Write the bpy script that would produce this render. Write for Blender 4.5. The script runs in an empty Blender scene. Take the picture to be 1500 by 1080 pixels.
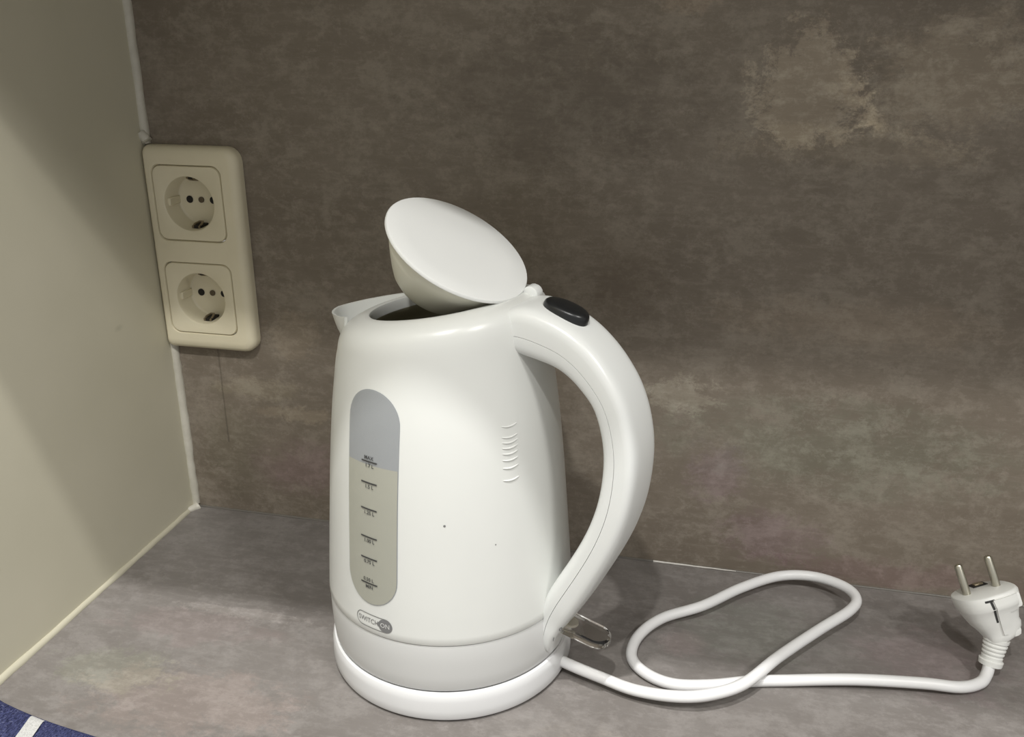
import bpy, bmesh, math, random
from mathutils import Vector, Matrix
random.seed(7)
SC = bpy.context.scene
COL = SC.collection
pi = math.pi

# ------------------------------------------------------------------ camera
cam_d = bpy.data.cameras.new('camera'); cam = bpy.data.objects.new('camera', cam_d); COL.objects.link(cam)
cam.rotation_mode = 'XYZ'
cam.rotation_euler = (1.2064, 0.0017, 0.2290)
cam.location = (0.4124, -0.6089, 0.3830)
cam_d.sensor_fit = 'HORIZONTAL'; cam_d.sensor_width = 36.0
cam_d.lens = 1370.9 / 1500.0 * 36.0
cam_d.clip_start = 0.01
SC.camera = cam

# ------------------------------------------------------------------ world, lamps, exposure
w = bpy.data.worlds.new('world'); SC.world = w; w.use_nodes = True
bg = w.node_tree.nodes['Background']
bg.inputs['Color'].default_value = (1.0, 0.987, 0.955, 1); bg.inputs['Strength'].default_value = 0.53

def lamp(name, loc, power, color, radius, aim=None):
    d = bpy.data.lights.new(name, 'AREA'); d.shape = 'DISK'; d.size = radius*2; d.energy = power; d.color = color
    o = bpy.data.objects.new(name, d); COL.objects.link(o); o.location = loc
    if aim is not None:
        o.rotation_euler = (Vector(aim)-Vector(loc)).to_track_quat('-Z', 'Y').to_euler()
    return o
lamp('ceiling_spot_near', (0.31, -0.673, 1.60), 20.0, (1.0, 0.99, 0.97), 0.020, (0.3, -0.45, 0))
lamp('ceiling_spot_far', (0.35, -1.156, 1.60), 12.5, (1.0, 0.985, 0.95), 0.024, (0.3, -0.1, 0))
lamp('ceiling_spot_far_left', (0.10, -1.156, 1.60), 2.5, (1.0, 0.985, 0.95), 0.024, (0.3, -0.1, 0))
lamp('ceiling_spot_right', (1.45, -1.156, 1.60), 15, (1.0, 0.98, 0.945), 0.13, (0.5, -0.1, 0))

vs = SC.view_settings
vs.view_transform = 'Standard'; vs.look = 'None'; vs.exposure = 0.0; vs.gamma = 1.0; vs.use_curve_mapping = False

# ------------------------------------------------------------------ materials
def mat(name, color, rough=0.5, metal=0.0, spec=0.5, **kw):
    m = bpy.data.materials.new(name); m.use_nodes = True
    b = m.node_tree.nodes['Principled BSDF']
    b.inputs['Base Color'].default_value = (*color, 1); b.inputs['Roughness'].default_value = rough
    b.inputs['Metallic'].default_value = metal; b.inputs['Specular IOR Level'].default_value = spec
    for k, v in kw.items(): b.inputs[k.replace('_', ' ')].default_value = v
    return m

class NT:
    """small helper to wire procedural node trees"""
    def __init__(s, m):
        s.t = m.node_tree; s.b = s.t.nodes['Principled BSDF']
        s.co = s.t.nodes.new('ShaderNodeTexCoord').outputs['Object']
    def link(s, a, b): s.t.links.new(a, b)
    def mapping(s, scale=(1,1,1), loc=(0,0,0), rot=(0,0,0)):
        n = s.t.nodes.new('ShaderNodeMapping'); n.inputs['Scale'].default_value = scale
        n.inputs['Location'].default_value = loc; n.inputs['Rotation'].default_value = rot
        s.link(s.co, n.inputs['Vector']); return n.outputs[0]
    def noise(s, scale, detail=6, rough=0.6, vec=None, dist=0.0):
        n = s.t.nodes.new('ShaderNodeTexNoise'); n.inputs['Scale'].default_value = scale
        n.inputs['Detail'].default_value = detail; n.inputs['Roughness'].default_value = rough
        n.inputs['Distortion'].default_value = dist
        s.link(vec if vec is not None else s.co, n.inputs['Vector']); return n.outputs['Fac']
    def ramp(s, fac, stops):
        n = s.t.nodes.new('ShaderNodeValToRGB'); e = n.color_ramp.elements
        while len(e) < len(stops): e.new(0.5)
        for el, (p, c) in zip(e, stops):
            el.position = p; el.color = (c, c, c, 1) if isinstance(c, (int, float)) else (*c, 1)
        s.link(fac, n.inputs[0]); return n.outputs[0]
    def math(s, op, a, b=None, clamp=False):
        n = s.t.nodes.new('ShaderNodeMath'); n.operation = op; n.use_clamp = clamp
        for i, v in enumerate((a, b)):
            if v is None: continue
            if isinstance(v, (int, float)): n.inputs[i].default_value = v
            else: s.link(v, n.inputs[i])
        return n.outputs[0]
    def mix(s, fac, a, b, mode='MIX'):
        n = s.t.nodes.new('ShaderNodeMix'); n.data_type = 'RGBA'; n.blend_type = mode
        for i, v in ((0, fac), (6, a), (7, b)):
            if isinstance(v, (int, float)): n.inputs[i].default_value = v
            elif isinstance(v, tuple): n.inputs[i].default_value = (*v, 1)
            else: s.link(v, n.inputs[i])
        return n.outputs[2]
    def blob(s, center, size, edge=0.6):
        """soft stain mask, 1 at the centre, 0 outside an ellipsoid of half-axes size"""
        m = s.mapping(scale=tuple(1/v for v in size), loc=tuple(-c/v for c, v in zip(center, size)))
        n = s.t.nodes.new('ShaderNodeVectorMath'); n.operation = 'LENGTH'; s.link(m, n.inputs[0])
        return s.ramp(n.outputs['Value'], [(edge*0.3, 1.0), (1.0, 0.0)])
    def bump(s, h, strength=0.2, dist=0.001):
        n = s.t.nodes.new('ShaderNodeBump'); n.inputs['Strength'].default_value = strength
        n.inputs['Distance'].default_value = dist; s.link(h, n.inputs['Height']); s.link(n.outputs[0], s.b.inputs['Normal'])

def concrete(name, base, light, dark, axis, stains, scratch=None, rough=0.5):
    """brushed concrete-look laminate: broad clouds, streaks along x, flecks, placed stains"""
    m = mat(name, base, rough, spec=0.35); n = NT(m)
    def ani(k, loc=(0, 0, 0)): return n.mapping((1, 1, k) if axis == 'z' else (1, k, 1), loc)
    big = n.noise(6.5, 6, 0.6, ani(1.9, (3.1, 1.7, .4)), 0.2)
    mid = n.noise(30, 10, 0.78, ani(1.35, (1.3, .2, 2.2)), 0.15)
    fine = n.noise(210, 5, 0.75, ani(1.5))
    fleck = n.noise(75, 9, 0.80, ani(1.25, (5, 3, 1)), 0.1)
    streak = n.noise(45, 8, 0.72, ani(5.5, (2, 5, 9)))
    c = n.mix(n.ramp(big, [(0.38, 0.0), (0.62, 1.0)]), dark, base)
    c = n.mix(n.math('MULTIPLY', n.ramp(mid, [(0.48, 0.0), (0.58, 1.0)]), 0.52), c, light)
    c = n.mix(n.math('MULTIPLY', n.ramp(fleck, [(0.535, 0.0), (0.585, 1.0)]), 0.38), c, light)
    c = n.mix(n.math('MULTIPLY', n.ramp(fleck, [(0.40, 1.0), (0.455, 0.0)]), 0.5), c, dark)
    c = n.mix(n.math('MULTIPLY', n.ramp(streak, [(0.52, 0.0), (0.62, 1.0)]), 0.28), c, light)
    c = n.mix(n.math('MULTIPLY', n.ramp(streak, [(0.36, 1.0), (0.46, 0.0)]), 0.30), c, dark)
    c = n.mix(n.math('MULTIPLY', n.ramp(fine, [(0.35, 1.0), (0.55, 0.0)]), 0.22), c, dark)
    ragged = n.noise(30, 11, 0.82, ani(1.3, (2, 7, 4)), 0.2)
    for (cen, size, col, amt, hard) in stains:
        k = n.blob(cen, size)
        k = n.math('MULTIPLY', n.ramp(n.math('ADD', n.math('MULTIPLY', k, 0.30), n.math('MULTIPLY', ragged, 1.2)), [(0.74-hard, 0.0), (0.74+hard, 1.0)]), n.math('MULTIPLY', n.ramp(k, [(0.0, 0.0), (0.25, 1.0)]), amt))
        c = n.mix(k, c, tuple(col), 'MULTIPLY')
    if scratch:
        x0, z0, z1 = scratch
        sx = n.t.nodes.new('ShaderNodeSeparateXYZ'); n.link(n.co, sx.inputs[0])
        wob = n.math('MULTIPLY', n.math('SUBTRACT', mid, 0.5), 0.003)
        dx = n.math('ABSOLUTE', n.math('SUBTRACT', n.math('SUBTRACT', sx.outputs[0], x0), wob))
        k = n.math('LESS_THAN', dx, 0.0007)
        k = n.math('MULTIPLY', k, n.math('MULTIPLY', n.math('GREATER_THAN', sx.outputs[2], z0), n.math('LESS_THAN', sx.outputs[2], z1)))
        c = n.mix(n.math('MULTIPLY', k, 0.45), c, tuple(v*0.45 for v in dark))
    n.link(c, n.b.inputs['Base Color'])
    n.link(n.math('ADD', n.math('MULTIPLY', mid, 0.25), rough-0.12), n.b.inputs['Roughness'])
    n.bump(n.math('ADD', fine, mid), 0.12, 0.0006)
    return m

WB, WL, WD = (0.210, 0.178, 0.142), (0.292, 0.258, 0.212), (0.162, 0.135, 0.105)
wall_stains = [  # centre, half-size, tint, amount, edge softness
    ((0.455, 0, 0.338), (0.050, 1, 0.055), (1.62, 1.62, 1.58), 0.9, 0.04),
    ((0.535, 0, 0.345), (0.080, 1, 0.050), (1.5, 1.5, 1.46), 0.9, 0.08),
    ((0.480, 0, 0.305), (0.120, 1, 0.018), (1.25, 1.25, 1.22), 0.8, 0.06),
    ((0.380, 0, 0.390), (0.030, 1, 0.012), (1.25, 1.2, 1.15), 0.8, 0.05),
    ((0.300, 0, 0.330), (0.130, 1, 0.060), (0.76, 0.75, 0.74), 0.9, 0.10),
    ((0.345, 0, 0.215), (0.045, 1, 0.045), (0.80, 0.77, 0.74), 0.7, 0.10),
    ((0.500, 0, 0.195), (0.130, 1, 0.022), (1.16, 1.13, 1.10), 0.8, 0.10),
    ((0.392, 0, 0.136), (0.034, 1, 0.020), (1.40, 1.46, 1.46), 0.9, 0.04),
    ((0.500, 0, 0.105), (0.150, 1, 0.045), (1.00, 1.10, 1.07), 0.9, 0.12),
    ((0.418, 0, 0.080), (0.030, 1, 0.036), (1.04, 0.96, 1.10), 1.0, 0.08),
    ((0.460, 0, 0.030), (0.050, 1, 0.030), (1.03, 0.93, 1.08), 0.9, 0.10),
    ((0.550, 0, 0.012), (0.120, 1, 0.016), (1.02, 0.91, 1.0), 0.9, 0.10),
    ((0.100, 0, 0.092), (0.060, 1, 0.010), (1.35, 1.35, 1.30), 0.9, 0.05),
    ((0.070, 0, 0.110), (0.050, 1, 0.014), (1.25, 1.27, 1.22), 0.8, 0.06),
    ((0.100, 0, 0.155), (0.030, 1, 0.030), (1.18, 1.16, 1.12), 0.8, 0.06),
    ((0.100, 0, 0.045), (0.055, 1, 0.030), (0.98, 0.88, 0.99), 0.9, 0.10),
    ((0.040, 0, 0.060), (0.040, 1, 0.060), (0.86, 0.88, 0.84), 0.8, 0.10),
]
M_wall = concrete('concrete_look_splashback', WB, WL, WD, 'z', wall_stains, scratch=(0.0377, 0.062, 0.145), rough=0.48)
counter_stains = [
    ((0.085, -0.150, 0), (0.080, 0.025, 1), (1.12, 1.06, 1.07), 0.9, 0.06),
    ((0.120, -0.215, 0), (0.100, 0.040, 1), (1.22, 1.14, 1.12), 0.9, 0.05),
    ((0.060, -0.200, 0), (0.060, 0.030, 1), (1.12, 1.18, 1.08), 0.9, 0.05),
    ((0.110, -0.127, 0), (0.070, 0.008, 1), (1.30, 1.30, 1.30), 0.9, 0.04),
    ((0.380, -0.230, 0), (0.100, 0.060, 1), (1.12, 1.10, 1.06), 0.8, 0.08),
    ((0.405, -0.095, 0), (0.020, 0.020, 1), (1.22, 1.15, 1.17), 0.9, 0.06),
    ((0.450, -0.070, 0), (0.060, 0.050, 1), (1.00, 1.07, 1.02), 0.8, 0.10),
    ((0.560, -0.080, 0), (0.060, 0.050, 1), (1.10, 1.00, 1.05), 0.8, 0.10),
]
M_counter = concrete('concrete_look_worktop', (0.190, 0.176, 0.165), (0.255, 0.238, 0.226), (0.154, 0.140, 0.130), 'y', counter_stains, rough=0.45)

M_cream = mat('cream_painted_panel', (0.47, 0.445, 0.35), 0.5, spec=0.3)
n = NT(M_cream)
c = n.mix(n.ramp(n.noise(9, 4, 0.5), [(0.35, 0.0), (0.7, 1.0)]), (0.545, 0.518, 0.405), (0.585, 0.554, 0.440))
c = n.mix(n.math('MULTIPLY', n.blob((0, -0.062, 0.175), (1, 0.006, 0.003)), 0.35), c, (0.30, 0.29, 0.22))
n.link(c, n.b.inputs['Base Color']); n.bump(n.noise(260, 3, 0.6), 0.05, 0.0005)

M_caulk = mat('white_silicone', (0.62, 0.60, 0.52), 0.4); n = NT(M_caulk)
n.link(n.mix(n.ramp(n.noise(60, 5), [(0.4, 0.0), (0.7, 1.0)]), (0.50, 0.48, 0.41), (0.60, 0.58, 0.51)), n.b.inputs['Base Color']); n.bump(n.noise(120, 4), 0.3, 0.001)
M_caulk2 = mat('grey_silicone', (0.14, 0.13, 0.115), 0.3); n = NT(M_caulk2); n.bump(n.noise(180, 4), 0.3, 0.001)
M_glint = mat('pale_seam_glint', (0.5, 0.48, 0.44), 0.25)  # highlight of the back seam, put into a pale colour

M_bead = mat('cream_sealant_bead', (0.48, 0.455, 0.355), 0.5)
M_socket = mat('ivory_socket_plastic', (0.60, 0.555, 0.42), 0.32)
n = NT(M_socket); n.link(n.mix(n.ramp(n.noise(30, 4), [(0.35, 0.0), (0.7, 1.0)]), (0.70, 0.645, 0.48), (0.73, 0.675, 0.51)), n.b.inputs['Base Color'])
M_hole = mat('socket_hole_dark', (0.012, 0.010, 0.008), 0.7)
M_brown = mat('socket_screw_brown', (0.10, 0.075, 0.045), 0.5)
M_clip = mat('tarnished_contact_metal', (0.30, 0.25, 0.17), 0.35, 0.6)

def plastic(name, col, rough=0.26, spec=0.5):
    m = mat(name, col, rough, spec=spec); n = NT(m)
    n.link(n.mix(n.ramp(n.noise(22, 4), [(0.4, 0.0), (0.7, 1.0)]), tuple(v*0.985 for v in col), col), n.b.inputs['Base Color'])
    n.bump(n.noise(900, 2), 0.02, 0.0002)
    return m
M_white = plastic('white_kettle_plastic', (0.66, 0.67, 0.645), 0.30)
M_white2 = plastic('white_handle_plastic', (0.72, 0.735, 0.72), 0.28)
M_band = plastic('pale_grey_band_plastic', (0.60, 0.605, 0.595), 0.33)
M_base = plastic('bright_white_base_plastic', (0.70, 0.705, 0.71), 0.24)
M_lid = plastic('white_lid_plastic', (0.74, 0.75, 0.735), 0.42)
M_bowl = plastic('cream_white_lid_skirt', (0.66, 0.65, 0.555), 0.38)
M_inner = mat('kettle_interior', (0.42, 0.39, 0.28), 0.35)
M_cord = plastic('white_cord_rubber', (0.72, 0.72, 0.72), 0.38)
M_plug = plastic('white_plug_rubber', (0.74, 0.745, 0.72), 0.42)
M_button = mat('black_button_plastic', (0.010, 0.011, 0.012), 0.32)
M_pin = mat('plug_pin_metal', (0.52, 0.50, 0.42), 0.3, 1.0)
M_winback = mat('gauge_backing_grey', (0.235, 0.255, 0.275), 0.5)
M_water = mat('water_in_gauge', (0.335, 0.335, 0.265), 0.45)
M_pane = mat('gauge_pane', (0.60, 0.60, 0.58), 0.30, Alpha=0.22)
M_ink = mat('dark_grey_print', (0.045, 0.045, 0.045), 0.5)
M_ink2 = mat('logo_grey_print', (0.17, 0.17, 0.17), 0.5)
M_ink3 = mat('logo_pale_print', (0.55, 0.55, 0.54), 0.5)
M_clear = mat('clear_lever_plastic', (0.93, 0.91, 0.87), 0.06, Transmission_Weight=1.0, IOR=1.46)
M_amber = mat('lever_core', (0.45, 0.42, 0.35), 0.35)
M_foot = mat('dark_rubber_foot', (0.03, 0.03, 0.03), 0.7)
M_cab = mat('white_cabinet_lacquer', (0.62, 0.60, 0.52), 0.45)
M_cloth = mat('navy_woven_cotton', (0.05, 0.06, 0.13), 0.95, spec=0.1); n = NT(M_cloth)
a = n.noise(1.0, 3, 0.7, n.mapping((1700, 420, 420))); b_ = n.noise(1.0, 3, 0.7, n.mapping((420, 1500, 420), (4, 4, 4)))
c = n.mix(n.ramp(a, [(0.38, 0.0), (0.62, 1.0)]), (0.012, 0.014, 0.038), (0.060, 0.068, 0.155))
c = n.mix(n.ramp(b_, [(0.60, 0.0), (0.72, 0.8)]), c, (0.26, 0.275, 0.40))
n.link(c, n.b.inputs['Base Color']); n.bump(n.math('ADD', a, b_), 0.5, 0.0006)
M_stripe = mat('white_woven_stripe', (0.62, 0.62, 0.60), 0.95, spec=0.1); n = NT(M_stripe)
a = n.noise(1.0, 3, 0.7, n.mapping((1500, 1500, 700)))
n.link(n.mix(n.ramp(a, [(0.3, 0.0), (0.6, 1.0)]), (0.36, 0.36, 0.35), (0.56, 0.56, 0.55)), n.b.inputs['Base Color']); n.bump(a, 0.5, 0.0006)

# ------------------------------------------------------------------ object helpers
def obj(name, bm, m, parent=None, smooth=True, origin=(0, 0, 0)):
    me = bpy.data.meshes.new(name)
    if isinstance(bm, bmesh.types.BMesh):
        bmesh.ops.recalc_face_normals(bm, faces=bm.faces)
        bm.to_mesh(me); bm.free()
    else:
        me.from_pydata(bm[0], [], bm[1])
        b2 = bmesh.new(); b2.from_mesh(me); bmesh.ops.recalc_face_normals(b2, faces=b2.faces); b2.to_mesh(me); b2.free()
    me.materials.append(m)
    if smooth:
        me.polygons.foreach_set('use_smooth', [True]*len(me.polygons))
        try: me.set_sharp_from_angle(angle=math.radians(38))
        except Exception: pass
    o = bpy.data.objects.new(name, me); COL.objects.link(o); o.location = origin
    if parent is not None: o.parent = parent
    return o
def thing(name, label, cat, loc):
    o = bpy.data.objects.new(name, None); COL.objects.link(o); o.location = loc
    o['label'] = label; o['category'] = cat; o.empty_display_size = 0.02
    return o
def struct(o, label=None):
    o['kind'] = 'structure'
    if label: o['label'] = label
    return o
def box_data(x0, x1, y0, y1, z0, z1):
    v = [(x, y, z) for z in (z0, z1) for y in (y0, y1) for x in (x0, x1)]
    return v, [(0,2,3,1), (4,5,7,6), (0,1,5,4), (2,6,7,3), (0,4,6,2), (1,3,7,5)]
def bevel_box(x0, x1, y0, y1, z0, z1, r=0.002, seg=2):
    bm = bmesh.new(); v, f = box_data(x0, x1, y0, y1, z0, z1)
    vs_ = [bm.verts.new(p) for p in v]
    for q in f: bm.faces.new([vs_[i] for i in q])
    bmesh.ops.bevel(bm, geom=list(bm.edges), offset=r, segments=seg, affect='EDGES', profile=0.5)
    return bm
def rings(loops, close0=False, close1=False):
    """skin a list of equal-length closed loops"""
    v = [p for l in loops for p in l]; n_ = len(loops[0]); f = []
    for i in range(len(loops)-1):
        for j in range(n_):
            k = (j+1) % n_
            f.append((i*n_+j, i*n_+k, (i+1)*n_+k, (i+1)*n_+j))
    if close0: f.append(tuple(range(n_))[::-1])
    if close1: f.append(tuple((len(loops)-1)*n_+j for j in range(n_)))
    return v, f
def catmull(pts, per=10):
    P = [Vector(p) for p in pts]; P = [2*P[0]-P[1]] + P + [2*P[-1]-P[-2]]; out = []
    for i in range(1, len(P)-2):
        for k in range(per):
            t = k/per; a, b, c_, d = P[i-1], P[i], P[i+1], P[i+2]
            out.append(0.5*((2*b)+(c_-a)*t+(2*a-5*b+4*c_-d)*t*t+(3*b-a-3*c_+d)*t**3))
    out.append(P[-2].copy()); return out
def tube(path, rad, n_=12, close=True):
    """tube along a 3-D path with parallel-transported frame; rad may be a list"""
    T = [(path[min(i+1, len(path)-1)]-path[max(i-1, 0)]).normalized() for i in range(len(path))]
    u = T[0].orthogonal().normalized(); loops = []
    for i, p in enumerate(path):
        u = (u - T[i]*u.dot(T[i])).normalized(); v = T[i].cross(u)
        r = rad[i] if isinstance(rad, (list, tuple)) else rad
        loops.append([tuple(p+u*(r*math.cos(2*pi*k/n_))+v*(r*math.sin(2*pi*k/n_))) for k in range(n_)])
    return rings(loops, close, close)
def interp(x, tab):
    if x <= tab[0][0]: return tab[0][1]
    for (a, fa), (b, fb) in zip(tab, tab[1:]):
        if x <= b: return fa+(fb-fa)*(x-a)/(b-a)
    return tab[-1][1]
def join(parts):
    v, f = [], []
    for pv, pf in parts:
        k = len(v); v += list(pv); f += [tuple(i+k for i in q) for q in pf]
    return v, f
def rrect(hx0, hx1, hz0, hz1, rl, rr, seg=6, sub=1):
    """rounded rectangle outline (x,z), corner radius rl on the left, rr on the right, CCW"""
    out = []
    for cx, cz, r, a0 in ((hx1-rr, hz1-rr, rr, 0), (hx0+rl, hz1-rl, rl, 90), (hx0+rl, hz0+rl, rl, 180), (hx1-rr, hz0+rr, rr, 270)):
        for k in range(seg+1):
            a = math.radians(a0+90*k/seg); out.append((cx+r*math.cos(a), cz+r*math.sin(a)))
    if sub > 1:
        fine = []
        for (x0, z0), (x1, z1) in zip(out, out[1:]+out[:1]):
            n_ = sub if math.hypot(x1-x0, z1-z0) > 0.01 else 1
            fine += [(x0+(x1-x0)*k/n_, z0+(z1-z0)*k/n_) for k in range(n_)]
        out = fine
    return out

# ------------------------------------------------------------------ the setting
SX, SZ = 0.0346, 0.2544                     # centre of the upper socket
XR = 1.7
hx0, hx1, hz0, hz1 = 0.004, SX+0.031, SZ-0.071-0.031, SZ+0.031
xs, zs = (0.0, hx0, hx1, XR), (-0.04, hz0, hz1, 1.7)
parts = []
for i in range(3):
    for j in range(3):
        if i == 1 and j == 1: continue
        parts.append(box_data(xs[i], xs[i+1], 0.0, 0.06, zs[j], zs[j+1]))
struct(obj('wall_back', join(parts), M_wall, smooth=False), 'dark grey-brown concrete-look splashback wall behind the kettle')
struct(obj('wall_left', box_data(-0.06, 0.0, -0.64, 0.06, -0.04, 1.7), M_cream, smooth=False), 'cream painted side panel left of the sockets')

ct = obj('countertop', bevel_box(0.0, XR, -0.64, 0.0, -0.04, 0.0, 0.0015), M_counter, smooth=False)
ct['label'] = 'grey concrete-look kitchen countertop under the kettle'; ct['category'] = 'countertop'

def bead(a, b, r0, r1, wob, seg, extra=None, seed=1):
    rnd = random.Random(seed); a, b = Vector(a), Vector(b); path, rad = [], []
    for i in range(seg+1):
        t = i/seg; path.append(a.lerp(b, t)+Vector([rnd.uniform(-wob, wob) for _ in range(3)])); rad.append((r0+(r1-r0)*t)*rnd.uniform(0.9, 1.1))
    return tube(path, rad, 10)
struct(obj('trim_1', join([bead((0.0006, -0.0006, 0.003), (0.0006, -0.0006, SZ-0.108), 0.0038, 0.0036, 0.0002, 26, seed=2),
                           bead((0.0, -0.0006, SZ+0.041), (-0.001, -0.0008, 1.0), 0.0040, 0.0036, 0.0002, 60, seed=3),
                           bead((0.003, -0.003, 0.0005), (-0.0005, -0.012, 0.0012), 0.0040, 0.0022, 0.0003, 5, seed=5),
                           bead((0.0, -0.004, SZ+0.0475), (0.004, -0.003, SZ+0.0425), 0.004, 0.0035, 0.0003, 4, seed=8)]), M_caulk), 'white silicone bead up the corner beside the sockets')
struct(obj('trim_2', bead((0.0, -0.012, 0.0002), (0.0, -0.63, 0.0004), 0.0026, 0.0042, 0.0002, 60, seed=4), M_bead), 'cream sealed bead where the side panel meets the countertop')
struct(obj('trim_3', bead((0.004, -0.0002, 0.0), (XR, -0.0002, 0.0), 0.0010, 0.0010, 0.0001, 120, seed=6), M_caulk2), 'thin grey seam along the back of the countertop')
struct(obj('trim_4', bead((0.378, -0.0012, 0.0006), (0.438, -0.0012, 0.0006), 0.0009, 0.0004, 0.0001, 14, seed=9), M_glint), 'pale strip painted in as the glint on the seam behind the cord')  # short pale bead stands in for the bright glint on the grey seam

# the wall cabinet above the counter (out of frame; its front edge shades the wall)
cb = thing('wall_cabinet', 'cream wall cabinet hanging above the countertop', 'cabinet', (0.0, 0.0, 0.53))
obj('cabinet_body', bevel_box(0.002, XR, -0.281, -0.001, 0.0, 0.7, 0.001), M_cab, cb, False)
for k in range(3):
    x0 = 0.004+k*0.565
    dr = obj('door', bevel_box(x0, x0+0.561, -0.300, -0.282, 0.0, 0.7, 0.0015), M_cab, cb, False)
    obj('handle', tube([Vector((x0+0.5, -0.301, 0.05)), Vector((x0+0.5, -0.325, 0.055)), Vector((x0+0.5, -0.325, 0.175)), Vector((x0+0.5, -0.301, 0.18))], 0.004, 8), M_pin, dr)

# ------------------------------------------------------------------ double socket
so = thing('double_socket', 'ivory double wall socket with two round earthed outlets, beside cream panel', 'socket', (SX, 0, SZ-0.0355))
FP = -0.010
xl = 0.0009-SX                               # the plate is trimmed where the side panel covers it
def plate_loop(inset, y):
    return [(x, y, z) for x, z in rrect(xl+inset*0.35, 0.0405-inset, -0.076+inset, 0.076-inset, max(0.0045-inset*0.4, 0.001), max(0.0105-inset, 0.003))]
loops = [plate_loop(i, yy) for i, yy in ((0, -0.0002), (0.0, -0.0048), (0.0006, -0.0066), (0.0018, -0.0082), (0.0036, -0.0093), (0.0062, -0.0099), (0.0074, FP))]
bm = bmesh.new(); N = len(loops[0]); lv = [[bm.verts.new(p) for p in l] for l in loops]
for i in range(len(lv)-1):
    for j in range(N): bm.faces.new((lv[i][j], lv[i][(j+1) % N], lv[i+1][(j+1) % N], lv[i+1][j]))
edges = [bm.edges.get((lv[-1][j], lv[-1][(j+1) % N])) for j in range(N)]
for cz in (0.0355, -0.0355):
    lo = [bm.verts.new((x, FP, cz+z)) for x, z in rrect(-0.0278, 0.0278, -0.0278, 0.0278, 0.0072, 0.0072)]
    l2 = [bm.verts.new((v.co.x*0.985, -0.0092, cz+(v.co.z-cz)*0.985)) for v in lo]
    l3 = [bm.verts.new((v.co.x, -0.004, v.co.z)) for v in l2]
    n_ = len(lo)
    for j in range(n_):
        k = (j+1) % n_
        edges.append(bm.edges.new((lo[j], lo[k])))
        bm.faces.new((lo[j], lo[k], l2[k], l2[j])); bm.faces.new((l2[j], l2[k], l3[k], l3[j]))
bmesh.ops.triangle_fill(bm, use_beauty=True, use_dissolve=False, edges=edges)
obj('cover_frame', bm, M_socket, so)
for cz in (0.0355, -0.0355):
    # insert face with round opening and cup
    sq = rrect(-0.0268, 0.0268, -0.0268, 0.0268, 0.0068, 0.0068, 5, 12); nn = len(sq)
    ang = [math.atan2(z, x) for x, z in sq]
    def L(s, y): return [(x*s, y, cz+z*s) for x, z in sq]
    def Cc(r, y): return [(r*math.cos(t), y, cz+r*math.sin(t)) for t in ang]
    lp = [L(1.0, -0.0045), L(1.0, -0.0091), L(0.985, -0.0098), Cc(0.0204, -0.0098), Cc(0.0197, -0.0094), Cc(0.0192, -0.008), Cc(0.0187, 0.0060), Cc(0.0180, 0.0070), Cc(0.0165, 0.0075)]
    ins = obj('socket_insert', rings(lp, False, True), M_socket, so)
    # flat key ribs left and right of the cup, contacts top and bottom, holes and screw
    for s in (-1, 1):
        obj('guide_rib', bevel_box(s*0.0183-0.0012, s*0.0183+0.0012, -0.0060, 0.0074, cz-0.0028, cz+0.0028, 0.0005, 1), M_socket, ins)
        cv = tube([Vector((s*0.0095, 0.0070, cz)), Vector((s*0.0095, 0.0073, cz))], 0.0027, 16)
        obj('pin_hole', cv, M_hole, ins)
        z0 = cz+s*0.0168
        slot = obj('contact_slot', bevel_box(-0.0036, 0.0036, -0.0040, 0.0074, z0-0.0016+s*0.0016, z0+0.0016+s*0.0016, 0.0004, 1), M_hole, ins)
        cl = tube([Vector((-0.0024, -0.0045, z0+s*0.0012)), Vector((-0.0026, -0.001, z0-s*0.0006)), Vector((-0.001, 0.003, z0-s*0.0016)), Vector((0.0016, 0.003, z0-s*0.0016)), Vector((0.0027, -0.001, z0-s*0.0006)), Vector((0.0025, -0.0045, z0+s*0.0012))], 0.0008, 8)
        obj('earth_contact', cl, M_clip, ins)
    obj('screw', tube([Vector((0, 0.0066, cz)), Vector((0, 0.0073, cz))], 0.0022, 14), M_brown, ins)
    obj('side_notch', bevel_box(0.0176, 0.0190, -0.0035, 0.0005, cz-0.0012, cz+0.0026, 0.0003, 1), M_hole, ins)

# ------------------------------------------------------------------ kettle
KX, KY = 0.2595, -0.1242
AZ = math.radians(-18.0)
ed = Vector((math.cos(AZ), math.sin(AZ), 0)); ee = Vector((-math.sin(AZ), math.cos(AZ), 0)); ez = Vector((0, 0, 1))
TIL = math.tan(math.radians(11.0))
PROF = [(0.0205, 0.0738), (0.030, 0.0748), (0.0520, 0.0753), (0.0527, 0.0757), (0.0716, 0.0745), (0.0880, 0.0733), (0.104, 0.0721), (0.120, 0.0709), (0.135, 0.0697), (0.150, 0.0683), (0.1655, 0.0667), (0.178, 0.0652), (0.1905, 0.0634), (0.200, 0.0621), (0.2087, 0.0608)]
def rf(z): return interp(z, PROF)
def shear(p):
    """the rim plane climbs towards the handle"""
    z = p.z; k = max(0.0, min(1.0, (z-0.196)/0.030)); k = k*k*(3-2*k)
    return Vector((p.x, p.y, z+k*TIL*p.dot(ed)))
def surf(az, z, off=0.0):
    r = rf(z)+off
    return Vector((r*math.cos(az), r*math.sin(az), z))
def revolve(profile, n_=96, sh=True):
    loops = []
    for r, z in profile:
        l = []
        for k in range(n_):
            a = 2*pi*k/n_; p = Vector((r*math.cos(a), r*math.sin(a), z))
            l.append(tuple(shear(p) if sh else p))
        loops.append(l)
    return loops

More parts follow.
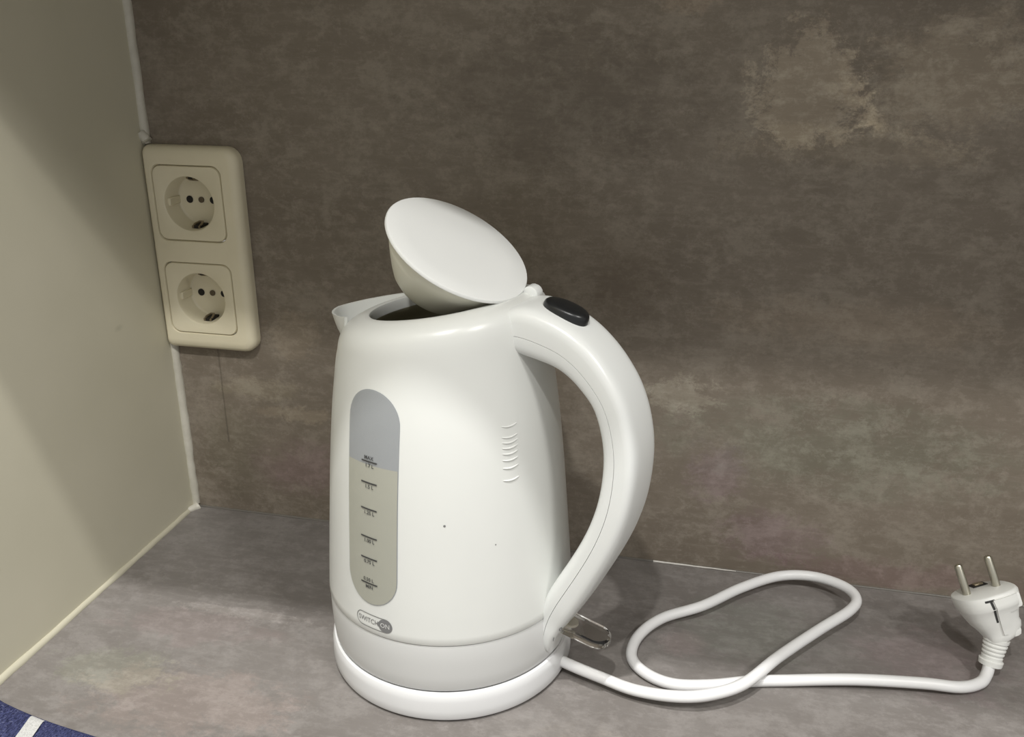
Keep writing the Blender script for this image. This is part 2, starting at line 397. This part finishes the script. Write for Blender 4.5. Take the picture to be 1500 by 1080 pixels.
kt = thing('electric_kettle', 'white electric kettle with open lid and water gauge, standing on its round base', 'kettle', (KX, KY, 0.0195))
KO = Vector((0, 0, -0.0195))                 # children are written with z measured from the counter
def kobj(name, data, m, parent=None, **kw):
    if isinstance(data, bmesh.types.BMesh):
        if parent is None: bmesh.ops.translate(data, vec=KO, verts=data.verts)
        else: bmesh.ops.translate(data, vec=KO, verts=data.verts)
    else:
        data = ([tuple(Vector(p)+KO) for p in data[0]], data[1])
    return obj(name, data, m, parent or kt, **kw)

body_prof = [(0.0742, 0.0529), (0.0753, 0.0529), (0.0757, 0.0536)] + [(interp(z, PROF), z) for z in [0.058+0.006*i for i in range(25)]] + \
    [(0.0608, 0.2087), (0.0603, 0.2140), (0.0597, 0.2180), (0.0588, 0.2215), (0.0572, 0.2246), (0.0550, 0.2268), (0.0522, 0.2285), (0.0490, 0.2298), (0.0460, 0.2307), (0.0435, 0.2310), (0.0420, 0.2304), (0.0414, 0.2288), (0.0415, 0.2240)]
body = kobj('body', rings(revolve(body_prof)), M_white)
kobj('interior', rings(revolve([(0.0415, 0.2241), (0.0425, 0.2200), (0.0480, 0.2150), (0.0540, 0.2080), (0.0590, 0.1900), (0.0640, 0.1500), (0.0690, 0.0900), (0.0715, 0.0400), (0.0700, 0.0300)]), False, True), M_inner)
kobj('water', rings(revolve([(0.0662, 0.130), (0.030, 0.1301), (0.001, 0.1301)], 48, False), False, True), mat('water_surface', (0.35, 0.33, 0.25), 0.05))
# lower band, a hair smaller than the shell so that the seam shows
kobj('lower_band', rings(revolve([(0.0690, 0.0196), (0.0722, 0.0196), (0.0733, 0.0204), (0.0741, 0.0230), (0.0747, 0.0300), (0.0751, 0.0400), (0.0752, 0.0505), (0.0750, 0.0518), (0.0743, 0.0523), (0.0742, 0.0532)]), True), M_band)

# spout: a tapering lip opposite the handle
def spout():
    loops = []
    for i in range(10):
        t = i/9                             # 0 bottom .. 1 top
        z = 0.180+(0.2305-0.180)*t
        reach = 0.0015+0.0208*t**1.2; half = math.radians(8+23*t**0.8)
        lo = []
        m_ = 15
        for k in range(m_):
            s = -1+2*k/(m_-1); a = AZ+pi+s*half
            rr = rf(z)*0.985 if z < 0.2087 else interp(z, [(0.2087, 0.0600), (0.2305, 0.0565)])
            prof_ = (1-abs(s)**1.3)
            r = rr+reach*prof_
            lo.append(Vector((r*math.cos(a), r*math.sin(a), z-0.0*prof_)))
        loops.append([shear(p) for p in lo])
    inner = [[p*1.0 for p in l] for l in loops]
    v, f = [], []
    n_ = len(loops[0])
    def off(p, d): q = Vector((p.x, p.y, 0)).normalized(); return p-q*d
    for l in loops: v += [tuple(p) for p in l]
    base = len(v)
    for l in loops: v += [tuple(off(p, 0.0016)) for p in l]
    R_ = len(loops)
    for i in range(R_-1):
        for j in range(n_-1):
            a = i*n_+j; f.append((a, a+1, a+n_+1, a+n_)); b = base+a; f.append((b, b+n_, b+n_+1, b+1))
    top = (R_-1)*n_
    for j in range(n_-1):
        f.append((top+j, top+j+1, base+top+j+1, base+top+j)); f.append((j, base+j, base+j+1, j+1))
    for i in range(R_-1):
        a = i*n_; f.append((a, a+n_, base+a+n_, base+a)); a += n_-1; f.append((a, base+a, base+a+n_, a+n_))
    return v, f
kobj('spout', spout(), M_white)

# handle: swept rounded box in the plane of the kettle axis, in two shells with a parting line
HP = [  # r, z, half depth, half width
    (0.0500, 0.2255, 0.0120, 0.0190), (0.0600, 0.2262, 0.0140, 0.0184), (0.0720, 0.2240, 0.0138, 0.0175), (0.0835, 0.2202, 0.0127, 0.0168), (0.0932, 0.2142, 0.0117, 0.0165), (0.1017, 0.2062, 0.0108, 0.0165),
    (0.1090, 0.1965, 0.0100, 0.0165), (0.1140, 0.1840, 0.0099, 0.0165), (0.1168, 0.1690, 0.0099, 0.0165), (0.1168, 0.1530, 0.0099, 0.0165),
    (0.1145, 0.1360, 0.0099, 0.0165), (0.1100, 0.1200, 0.0099, 0.0163), (0.1040, 0.1050, 0.0099, 0.0160), (0.0970, 0.0905, 0.0100, 0.0156),
    (0.0900, 0.0770, 0.0102, 0.0152), (0.0830, 0.0635, 0.0100, 0.0146), (0.0775, 0.0510, 0.0086, 0.0134), (0.0745, 0.0400, 0.0060, 0.0128), (0.0735, 0.0300, 0.0036, 0.0108), (0.0733, 0.0238, 0.0020, 0.0060)]
path4 = [Vector((p[0], p[1], 0)) for p in HP]
cl_ = catmull(path4, 5); dims = catmull([Vector((p[2], p[3], 0)) for p in HP], 5)
def hpt(i, s, q):
    """point at in-plane offset s along the outward normal and offset q across"""
    a, b = cl_[max(i-1, 0)], cl_[min(i+1, len(cl_)-1)]
    T = (b-a).normalized(); Nn = Vector((-T.y, T.x, 0)); Nn = Nn if True else -Nn
    p = cl_[i]+Nn*s
    return ed*p.x+ez*p.y+ee*q
def sel(a, b, th, pw):
    c_, s_ = math.cos(th), math.sin(th)
    return a*math.copysign(abs(c_)**pw, c_), b*math.copysign(abs(s_)**pw, s_)
def handle_shell(outer):
    loops = []
    for i in range(len(cl_)):
        a, b = dims[i].x, dims[i].y; l = []
        m_ = 17
        split = -0.10*a
        for k in range(m_):
            th = -pi/2+pi*k/(m_-1)
            if not outer: th += pi
            s, q = sel(a, b, th, 0.42 if outer else 0.60)
            if outer: s = split+(s)*(a-split)/a
            else: s = split+(s)*(a+split)/a
            edge = abs(abs(th if outer else th-pi)-pi/2)
            if edge < 0.02:
                s = split+(0.00012 if outer else -0.00012); q *= 0.985
            l.append(tuple(hpt(i, s, q)))
        loops.append(l)
    return rings(loops, True, True)
# outward side: the path runs over the top and down, so the left normal points outwards
obj_cover = kobj('handle_cover', handle_shell(True), M_white2)
obj_inner = kobj('handle_inner', handle_shell(False), M_white2)

# release button on top of the handle
def near(r, z): return min(range(len(cl_)), key=lambda i: (cl_[i].x-r)**2+(cl_[i].y-z)**2)
ib = near(0.0735, 0.2238)
T2 = (cl_[ib+1]-cl_[ib-1]).normalized(); tb = ed*T2.x+ez*T2.y; nb = tb.cross(-ee); nb = nb if nb.z > 0 else -nb
cb_ = ed*cl_[ib].x+ez*cl_[ib].y+nb*(dims[ib].x)
loops = []
for hh, sc in ((-0.002, 1.0), (0.0010, 1.0), (0.0024, 0.97), (0.0034, 0.90), (0.0040, 0.76), (0.0043, 0.5), (0.0044, 0.2)):
    l = []
    for k in range(40):
        s, q = sel(0.0132*sc, 0.0080*sc, 2*pi*k/40, 0.92); l.append(tuple(cb_+tb*s+ee*q+nb*hh))
    loops.append(l)
kobj('release_button', rings(loops, True, True), M_button)['label'] = 'black oval release button'

# lid and its skirt
LR, LT = 0.0428, math.radians(32.83)
lc = ed*0.0112+ez*0.2629
lu = -ed*math.cos(LT)+ez*math.sin(LT); ln = ed*math.sin(LT)+ez*math.cos(LT)
def lidloops(prof, n_=72, shift=0.0):
    return [[tuple(lc+ln*h+lu*shift_+(lu*math.cos(2*pi*k/n_)+ee*math.sin(2*pi*k/n_))*r) for k in range(n_)] for r, h, shift_ in prof]
lid = kobj('lid', rings(lidloops([(0.030, -0.0024, 0), (0.0420, -0.0024, 0), (0.0427, -0.0018, 0), (0.0428, -0.0008, 0), (0.0424, -0.0001, 0), (0.0416, 0.0002, 0), (0.030, 0.00025, 0), (0.012, 0.0003, 0), (0.002, 0.0003, 0)]), True, True), M_lid)
kobj('lid_skirt', rings(lidloops([(0.0380, -0.0022, 0), (0.0383, -0.0050, 0), (0.0374, -0.0090, 0), (0.0350, -0.0135, 0.0003), (0.0320, -0.0185, 0.0008), (0.0286, -0.0240, 0.0012), (0.0248, -0.0295, 0.0015), (0.0212, -0.0328, 0.0018), (0.0195, -0.0333, 0.0018), (0.0185, -0.0325, 0.0018), (0.015, -0.0315, 0.0018)]), True, True), M_bowl, lid)
hg = ed*0.0490+ez*0.2385
kobj('hinge', tube([hg+ee*0.0120, hg+ee*0.0126, hg+ee*0.0180, hg+ee*0.0196, hg+ee*0.0204], [0.0035, 0.0046, 0.0050, 0.0042, 0.002], 16), M_white2)

# water gauge: backing, water behind it and clear pane, wrapped on the shell
WA, WZ0, WZ1, WW = math.radians(-110.2), 0.0718, 0.1978, 0.0176
def capsule_patch(off, z_from, z_to, inset=0.0, rows=44, cols=12):
    v, f = [], []
    zt = []
    for i in range(rows+1):
        t = i/rows; zt.append(z_from+(z_to-z_from)*(0.5-0.5*math.cos(pi*t)))
    for z in zt:
        hw = WW-inset; r_ = hw*1.02
        lo, hi = WZ0+inset, WZ1-inset
        d = 0.0
        if z < lo+r_: d = lo+r_-z
        if z > hi-r_: d = z-(hi-r_)
        half = hw*math.sqrt(max(0.0, 1-(d/r_)**2))
        for k in range(cols+1):
            s = -1+2*k/cols; v.append(tuple(surf(WA+s*half/rf(z), z, off)))
    for i in range(rows):
        for k in range(cols):
            a = i*(cols+1)+k; f.append((a, a+1, a+cols+2, a+cols+1))
    return v, f
gauge = kobj('water_gauge', capsule_patch(0.00020, WZ0, WZ1), M_winback)
gauge['label'] = 'grey rounded water level window'
kobj('water_column', capsule_patch(0.00038, WZ0+0.0004, 0.1560, 0.0004), M_water, gauge)
kobj('gauge_pane', capsule_patch(0.00060, WZ0, WZ1), M_pane, gauge)

# printing wrapped on the shell
def wrap_text(txt, size, az0, zc, off, align='CENTER', bold=0.0, sx=1.0):
    cu = bpy.data.curves.new('t', 'FONT'); cu.body = txt; cu.size = size; cu.align_x = align; cu.align_y = 'CENTER'; cu.offset = bold; cu.resolution_u = 3
    o = bpy.data.objects.new('t', cu); COL.objects.link(o)
    bpy.context.view_layer.update()
    me = bpy.data.meshes.new_from_object(o.evaluated_get(bpy.context.evaluated_depsgraph_get()))
    v = [tuple(surf(az0+x.co.x*sx/rf(zc), zc+x.co.y, off)) for x in me.vertices]; f = [tuple(p.vertices) for p in me.polygons]
    bpy.data.objects.remove(o); bpy.data.curves.remove(cu); bpy.data.meshes.remove(me)
    return v, f
def wrap_rect(a0, a1, z0, z1, off, nseg=8, slant=0.0):
    v, f = [], []
    for k in range(nseg+1):
        a = a0+(a1-a0)*k/nseg
        v += [tuple(surf(a, z0, off)), tuple(surf(a, z1, off))]
    for k in range(nseg): f.append((2*k, 2*k+2, 2*k+3, 2*k+1))
    return v, f
R_ = math.radians
INK = 0.00085
for zz, above, below in ((0.1580, 'MAX', '1.7 L'), (0.1458, None, '1.5 L'), (0.1304, None, '1.25 L'), (0.1135, None, '1.00 L'), (0.1006, None, '0.75 L'), (0.0851, '0.50 L', 'MIN')):
    kobj('level_mark', wrap_rect(R_(-115.3), R_(-106.2), zz-0.00042, zz+0.00042, INK), M_ink, gauge)
    if above: kobj('level_figure', wrap_text(above, 0.0030, R_(-111.0), zz+0.0021, INK, bold=0.00003), M_ink, gauge)
    kobj('level_figure', wrap_text(below, 0.0030, R_(-110.6), zz-0.0023, INK, bold=0.00003), M_ink, gauge)

# logo: outlined capsule, word, filled end with pale letters
LA, LZ, LH, LW = R_(-109.0), 0.0608, 0.0044, 0.0128
def cap_outline(hw, hh, off, n_=14):
    pts = []
    for cx, a0 in ((hw-hh, -90), (-(hw-hh), 90)):
        for k in range(n_+1):
            a = R_(a0+180*k/n_); pts.append((cx+hh*math.cos(a), hh*math.sin(a)))
        e0 = pts[-1]; pts += [(e0[0]*(1-2*k/10), e0[1]) for k in range(1, 10)]
    return [tuple(surf(LA+x/rf(LZ), LZ+z, off)) for x, z in pts]
logo = kobj('logo_badge', rings([cap_outline(LW, LH, 0.00022), cap_outline(LW-0.00042, LH-0.00042, 0.00022)]), M_ink2)
logo['label'] = 'grey printed capsule badge'
kobj('logo_word', wrap_text('SWITCH', 0.0043, LA-0.0037/rf(LZ), LZ, 0.00024, sx=0.92), M_ink2, logo)
disc = [tuple(surf(LA+(LW-0.0045+0.0046*math.cos(2*pi*k/32))/rf(LZ), LZ+0.0042*math.sin(2*pi*k/32), 0.00024)) for k in range(32)]
wedge = [tuple(surf(LA+x/rf(LZ), LZ+z, 0.00024)) for x, z in ((LW-0.0108, 0.0), (LW-0.0078, -0.0024), (LW-0.0078, 0.0024))]
kobj('logo_disc', join([(disc, [tuple(range(32))]), (wedge, [(0, 1, 2)])]), M_ink2, logo)
kobj('logo_word', wrap_text('ON', 0.0040, LA+(LW-0.0046)/rf(LZ), LZ, 0.00042, bold=0.00004), M_ink3, logo)

# embossed grip ridges on the side of the shell
for k, zz in enumerate((0.1782, 0.1722, 0.1692, 0.1662, 0.1630, 0.1594, 0.1550, 0.1480)):
    pts = [surf(R_(-46.5+8.5*t/8 - 0.12*k), zz-0.0009*math.sin(pi*t/8), 0.00005) for t in range(9)]
    kobj('ridge', tube(pts, [0.0002, 0.0004, 0.00048, 0.00052, 0.00052, 0.00052, 0.00048, 0.0004, 0.0002], 8), M_white)
for az_, zz, r_ in ((-74.9, 0.1266, 0.0007), (-52.5, 0.112, 0.0004)):
    kobj('speck', ([tuple(surf(R_(az_)+r_*math.cos(2*pi*k/10)/rf(zz), zz+r_*math.sin(2*pi*k/10), 0.00015)) for k in range(10)], [tuple(range(10))]), M_ink2)

# clear on/off lever below the handle with its core, and the printed 0 and I
def lever(l0, l1, hw, hh, n_=28):
    c0 = ed*0.0700+ez*0.0470; dr = (ed*1.0-ez*0.14).normalized(); up = dr.cross(-ee).normalized(); up = up if up.z > 0 else -up
    def outline(sc, h):
        pts = []
        for k in range(n_//2+1):
            a = -pi/2+pi*k/(n_//2); pts.append((l1-hw+hw*math.cos(a)*sc, hw*math.sin(a)*sc))
        pts += [(l0, hw*sc), (l0, -hw*sc)]
        return [tuple(c0+dr*x+ee*q+up*h) for x, q in pts]
    return rings([outline(0.86, -hh), outline(1.0, -hh*0.6), outline(1.0, hh*0.6), outline(0.86, hh)], True, True)
lv_ = kobj('power_lever', lever(0.0, 0.0410, 0.0088, 0.0030), M_clear); lv_['label'] = 'clear plastic power lever'
kobj('lever_core', lever(0.002, 0.0200, 0.0050, 0.0014), M_amber, lv_)
def mark(txt, i, size=0.0040):
    cu = bpy.data.curves.new('t', 'FONT'); cu.body = txt; cu.size = size; cu.align_x = 'CENTER'; cu.align_y = 'CENTER'
    o = bpy.data.objects.new('t', cu); COL.objects.link(o); bpy.context.view_layer.update()
    me = bpy.data.meshes.new_from_object(o.evaluated_get(bpy.context.evaluated_depsgraph_get()))
    a, b = dims[i].x, dims[i].y; sp = -0.10*a
    s0, q0 = sel(a, b, R_(-38), 0.42); s1, q1 = sel(a, b, R_(-52), 0.42)
    p0, p1 = hpt(i, sp+s0*(a-sp)/a, q0), hpt(i, sp+s1*(a-sp)/a, q1)
    ax = (p0-p1).normalized(); T = (cl_[i+1]-cl_[i-1]).normalized(); t3 = ed*T.x+ez*T.y
    n3 = ax.cross(-t3).normalized(); n3 = n3 if n3.dot(ee) < 0 else -n3
    base = (p0+p1)/2+n3*0.0005
    v = [tuple(base+ax*p.co.x-t3*p.co.y) for p in me.vertices]
    f = [tuple(p.vertices) for p in me.polygons]
    bpy.data.objects.remove(o); bpy.data.curves.remove(cu); bpy.data.meshes.remove(me)
    return v, f
kobj('switch_figure', mark('0', near(0.0775, 0.0510)), M_ink); kobj('switch_figure', mark('I', near(0.0748, 0.0410)), M_ink)

# ------------------------------------------------------------------ power base with cord and plug
pb = thing('kettle_base', 'round white power base under the kettle with looped white cord and plug', 'kettle base', (KX, KY, 0.0))
obj('base_plate', rings(revolve([(0.060, 0.0012), (0.0735, 0.0012), (0.0755, 0.0018), (0.0762, 0.0034), (0.0763, 0.0080), (0.0761, 0.0140), (0.0757, 0.0172), (0.0748, 0.0190), (0.0735, 0.0196), (0.0722, 0.0192), (0.0712, 0.0180), (0.0690, 0.0172), (0.020, 0.0172)], 96, False), True, True), M_base, pb)
obj('foot_ring', rings(revolve([(0.0715, 0.0), (0.0738, 0.0), (0.0738, 0.0020), (0.0715, 0.0020)], 72, False)), M_foot, pb)
KV = Vector((KX, KY, 0))
CP = [(0.3180, -0.1290, 0.0085), (0.3351, -0.1395, 0.0082), (0.3592, -0.1478, 0.0075), (0.3804, -0.1545, 0.0075), (0.4045, -0.1570, 0.0095), (0.4240, -0.1528, 0.0112), (0.4434, -0.1382, 0.0110),
      (0.4639, -0.1085, 0.0110), (0.4902, -0.0752, 0.0115), (0.5112, -0.0500, 0.0120), (0.5166, -0.0352, 0.0125), (0.5094, -0.0222, 0.0125), (0.4899, -0.0122, 0.0110), (0.4665, -0.0160, 0.0100),
      (0.4409, -0.0360, 0.0095), (0.4163, -0.0612, 0.0085), (0.3905, -0.0788, 0.0065), (0.3770, -0.0985, 0.0045), (0.3748, -0.1190, 0.0037), (0.3846, -0.1327, 0.0036), (0.4016, -0.1392, 0.0036),
      (0.4237, -0.1353, 0.0036), (0.4478, -0.1262, 0.0036), (0.4679, -0.1210, 0.0038), (0.5078, -0.1136, 0.0060), (0.5470, -0.1085, 0.0065)]
CP += [(0.5690, -0.1055, 0.0052), (0.5815, -0.0985, 0.0048), (0.5868, -0.0910, 0.0058), (0.5897, -0.0840, 0.0095), (0.5912, -0.0815, 0.0150)]
obj('cord', tube([p-KV for p in catmull(CP, 9)], 0.0035, 14), M_cord, pb)
# plug, propped up on its stiff cord with the pins pointing up and back
PLUG_FACE = Vector((0.5818, -0.0683, 0.0508))
pa = Vector((-0.3588, 0.3178, 0.8776)).normalized()
px_ = Vector((0.9537, 0.2699, 0.1197)); px_ = (px_-pa*px_.dot(pa)).normalized(); py_ = px_.cross(pa).normalized()   # py_ faces the room
def PL(x, y, h): return tuple(PLUG_FACE+px_*x+py_*y+pa*h-KV)
SEC = [  # h, centre shift x, half x, half y
    (0.0000, 0.0004, 0.0168, 0.0160), (-0.0006, 0.0005, 0.0178, 0.0168), (-0.0020, 0.0008, 0.0184, 0.0172), (-0.0085, 0.0010, 0.0180, 0.0168), (-0.0098, 0.0010, 0.0169, 0.0155),
    (-0.0148, 0.0010, 0.0151, 0.0130), (-0.0195, 0.0016, 0.0136, 0.0112), (-0.0222, 0.0030, 0.0130, 0.0100), (-0.0252, 0.0036, 0.0118, 0.0090), (-0.0280, 0.0032, 0.0101, 0.0083), (-0.0305, 0.0016, 0.0082, 0.0076), (-0.0322, 0.0000, 0.0060, 0.0060)]
loops = []
for h, cx, hx, hy in SEC:
    l = []
    for k in range(48):
        a_, b_ = sel(hx, hy, 2*pi*k/48, 0.80 if h > -0.009 else 0.72); l.append(PL(cx+a_, b_, h))
    loops.append(l)
pg = obj('plug', rings(loops, True, True), M_plug, pb)
pg['label'] = 'white two-pin mains plug'
for s in (-1, 1):
    p0, p1 = Vector(PL(s*0.0095+0.0002, -0.0005, -0.001)), Vector(PL(s*0.0095+0.0002, -0.0005, 0.0182))
    obj('pin', tube([p0, p0.lerp(p1, 0.97), p0.lerp(p1, 1.02), p0.lerp(p1, 1.045)], [0.0024, 0.0024, 0.0020, 0.0008], 16), M_pin, pg)
def plug_box(x0, x1, y0, y1, h0, h1, m, name, r=0.0006, lean=0.0):
    bm = bevel_box(x0, x1, y0, y1, h0, h1, r, 2)
    for v in bm.verts: v.co = Vector(PL(v.co.x, v.co.y+lean*(v.co.z-h1), v.co.z))
    return obj(name, bm, m, pg)
# earthing contacts: the far one shows its dark well on the face, the near one its groove
plug_box(-0.0012, 0.0082, -0.0160, -0.0078, -0.0006, 0.0004, M_hole, 'contact_well', 0.0002)
plug_box(0.0008, 0.0062, -0.0140, -0.0096, 0.0000, 0.0014, M_clip, 'earth_contact', 0.0004)
def plug_front(x, h):
    for (h0, c0, a0, b0), (h1, c1, a1, b1) in zip(SEC[2:], SEC[3:]):
        if h >= h1:
            t = (h0-h)/(h0-h1); t = max(0.0, t); cx, hx, hy = c0+(c1-c0)*t, a0+(a1-a0)*t, b0+(b1-b0)*t; break
    pw = 2/0.76; u = min(0.98, abs((x-cx)/hx))
    return hy*(1-u**pw)**(1/pw)
def plug_patch(cols, off, m, name):
    """raised or inked strip that follows the front of the plug; cols = (h, x0, x1) rows"""
    v, f = [], []; nx = 4
    for h, x0, x1 in cols:
        for k in range(nx+1):
            x = x0+(x1-x0)*k/nx; v.append(PL(x, plug_front(x, h)+off, h))
    nr = len(cols); nb_ = len(v)
    for h, x0, x1 in cols:
        for k in range(nx+1):
            x = x0+(x1-x0)*k/nx; v.append(PL(x, plug_front(x, h)-0.0006, h))
    w_ = nx+1
    for i in range(nr-1):
        for k in range(nx): a = i*w_+k; f.append((a, a+1, a+w_+1, a+w_))
        f.append((i*w_, (i+1)*w_, nb_+(i+1)*w_, nb_+i*w_)); f.append((i*w_+nx, nb_+i*w_+nx, nb_+(i+1)*w_+nx, (i+1)*w_+nx))
    f.append(tuple(range(w_))+tuple(nb_+k for k in range(w_-1, -1, -1))); b_ = (nr-1)*w_
    f.append(tuple(b_+k for k in range(w_))+tuple(nb_+b_+k for k in range(w_-1, -1, -1)))
    return obj(name, (v, f), m, pg)
hs = [-0.0022-0.0017*i for i in range(10)]
plug_patch([(h, -0.0048+0.0026*i/9, -0.0034+0.0024*i/9) for i, h in enumerate(hs)], 0.0002, M_foot, 'groove')
plug_patch([(-0.0020, -0.0072, -0.0018), (-0.0032, -0.0072, -0.0018)], 0.0002, M_foot, 'groove')
plug_patch([(h, -0.0029+0.0024*(-h-0.0022)/0.0153, 0.0128) for i, h in enumerate([-0.0024, -0.004, -0.006, -0.008, -0.0095, -0.011, -0.0125])], 0.0012, M_plug, 'grip_panel')
plug_patch([(h, -0.0009+0.0024*(-h-0.0145)/0.0153, 0.0064-0.0005*i) for i, h in enumerate([-0.0125, -0.0150, -0.0175, -0.020, -0.0225, -0.0245, -0.0265])], 0.0012, M_plug, 'grip_panel')
plug_box(0.0085, 0.0160, 0.0020, 0.0140, -0.0120, -0.0024, M_plug, 'side_lug', 0.0020)
plug_box(0.0045, 0.0140, -0.0060, 0.0080, -0.0312, -0.0200, M_plug, 'thumb_grip', 0.0040)
# ribbed strain relief below the plug
n0, n1 = PLUG_FACE-pa*0.0300, Vector((0.5903, -0.0828, 0.0082))
path, rad = [], []
for k in range(41):
    t = k/40; path.append(n0.lerp(n1, t)-KV)
    r = 0.0076-0.0020*t
    if 0.10 < t < 0.70 and (k//3) % 2 == 0: r *= 0.90
    if t > 0.80: r += 0.0012
    rad.append(r)
obj('strain_relief', tube(path, rad, 20), M_plug, pg)

# ------------------------------------------------------------------ blue cloth at the front left corner
def cloth():
    edge = [(0.0040, -0.2375), (0.0155, -0.2423), (0.0275, -0.2455), (0.0497, -0.2503), (0.0704, -0.2539), (0.0896, -0.2561), (0.1150, -0.2590), (0.1500, -0.2660), (0.1720, -0.2800), (0.1800, -0.3050)]
    e = catmull([Vector((x, y, 0)) for x, y in edge], 8); e = e
    lay = []
    prof = [(0.0000, 0.0006), (-0.0003, 0.0018), (0.0002, 0.0034), (0.0016, 0.0042), (0.0040, 0.0043), (0.012, 0.0041), (0.05, 0.0042), (0.12, 0.0041), (0.25, 0.0040)]
    out = []
    for i, p in enumerate(e):
        t = (e[min(i+1, len(e)-1)]-e[max(i-1, 0)]).normalized(); nrm = Vector((t.y, -t.x, 0))
        row = []
        for d, z in prof:
            q = p+nrm*d
            k = min(1.0, d/0.12) if d > 0 else 0
            q = Vector((p.x*(1-0.0*k)+nrm.x*d*(1-k), min(p.y, p.y)+nrm.y*d if k < 1 else -0.46, z))
            q.x = max(q.x, 0.0035)
            row.append((q.x, q.y, z+0.0004*math.sin(q.x*90+q.y*70)))
        out.append(row)
    return out
rows = cloth(); m_ = len(rows[0])
top = [p for r in rows for p in r]
f = [(i*m_+j, i*m_+j+1, (i+1)*m_+j+1, (i+1)*m_+j) for i in range(len(rows)-1) for j in range(m_-1)]
bot = [(x, y, 0.0004) for x, y, z in top]; kk = len(top)
f += [tuple(q+kk for q in t)[::-1] for t in f]
for j in range(m_-1): f += [(j, kk+j, kk+j+1, j+1), ((len(rows)-1)*m_+j, (len(rows)-1)*m_+j+1, kk+(len(rows)-1)*m_+j+1, kk+(len(rows)-1)*m_+j)]
for i in range(len(rows)-1): f += [(i*m_, (i+1)*m_, kk+(i+1)*m_, kk+i*m_), (i*m_+m_-1, kk+i*m_+m_-1, kk+(i+1)*m_+m_-1, (i+1)*m_+m_-1)]
CO = (0.09, -0.36, 0.0)
def rel(v): return [(x-CO[0], y-CO[1], z-CO[2]) for x, y, z in v]
cl = thing('tea_towel', 'navy blue woven cloth with one white stripe on the front left countertop', 'cloth', CO)
obj('fabric', (rel(top+bot), f), M_cloth, cl)
# the woven stripe: a narrow band that follows the cloth over its edge
st = []
for d, z in ((-0.0006, 0.0010), (-0.0009, 0.0020), (-0.0002, 0.0040), (0.0016, 0.0049), (0.0040, 0.0050), (0.012, 0.0048), (0.05, 0.0049), (0.10, 0.0048)):
    for s in (0, 0.5, 1):
        st.append((0.0440+0.0100*s+0.32*d*0.6, -0.2505-0.0020*s-d, z))
fs = [(3*i+j, 3*i+j+1, 3*i+j+4, 3*i+j+3) for i in range(7) for j in range(2)]
obj('stripe', (rel(st), fs), M_stripe, cl)
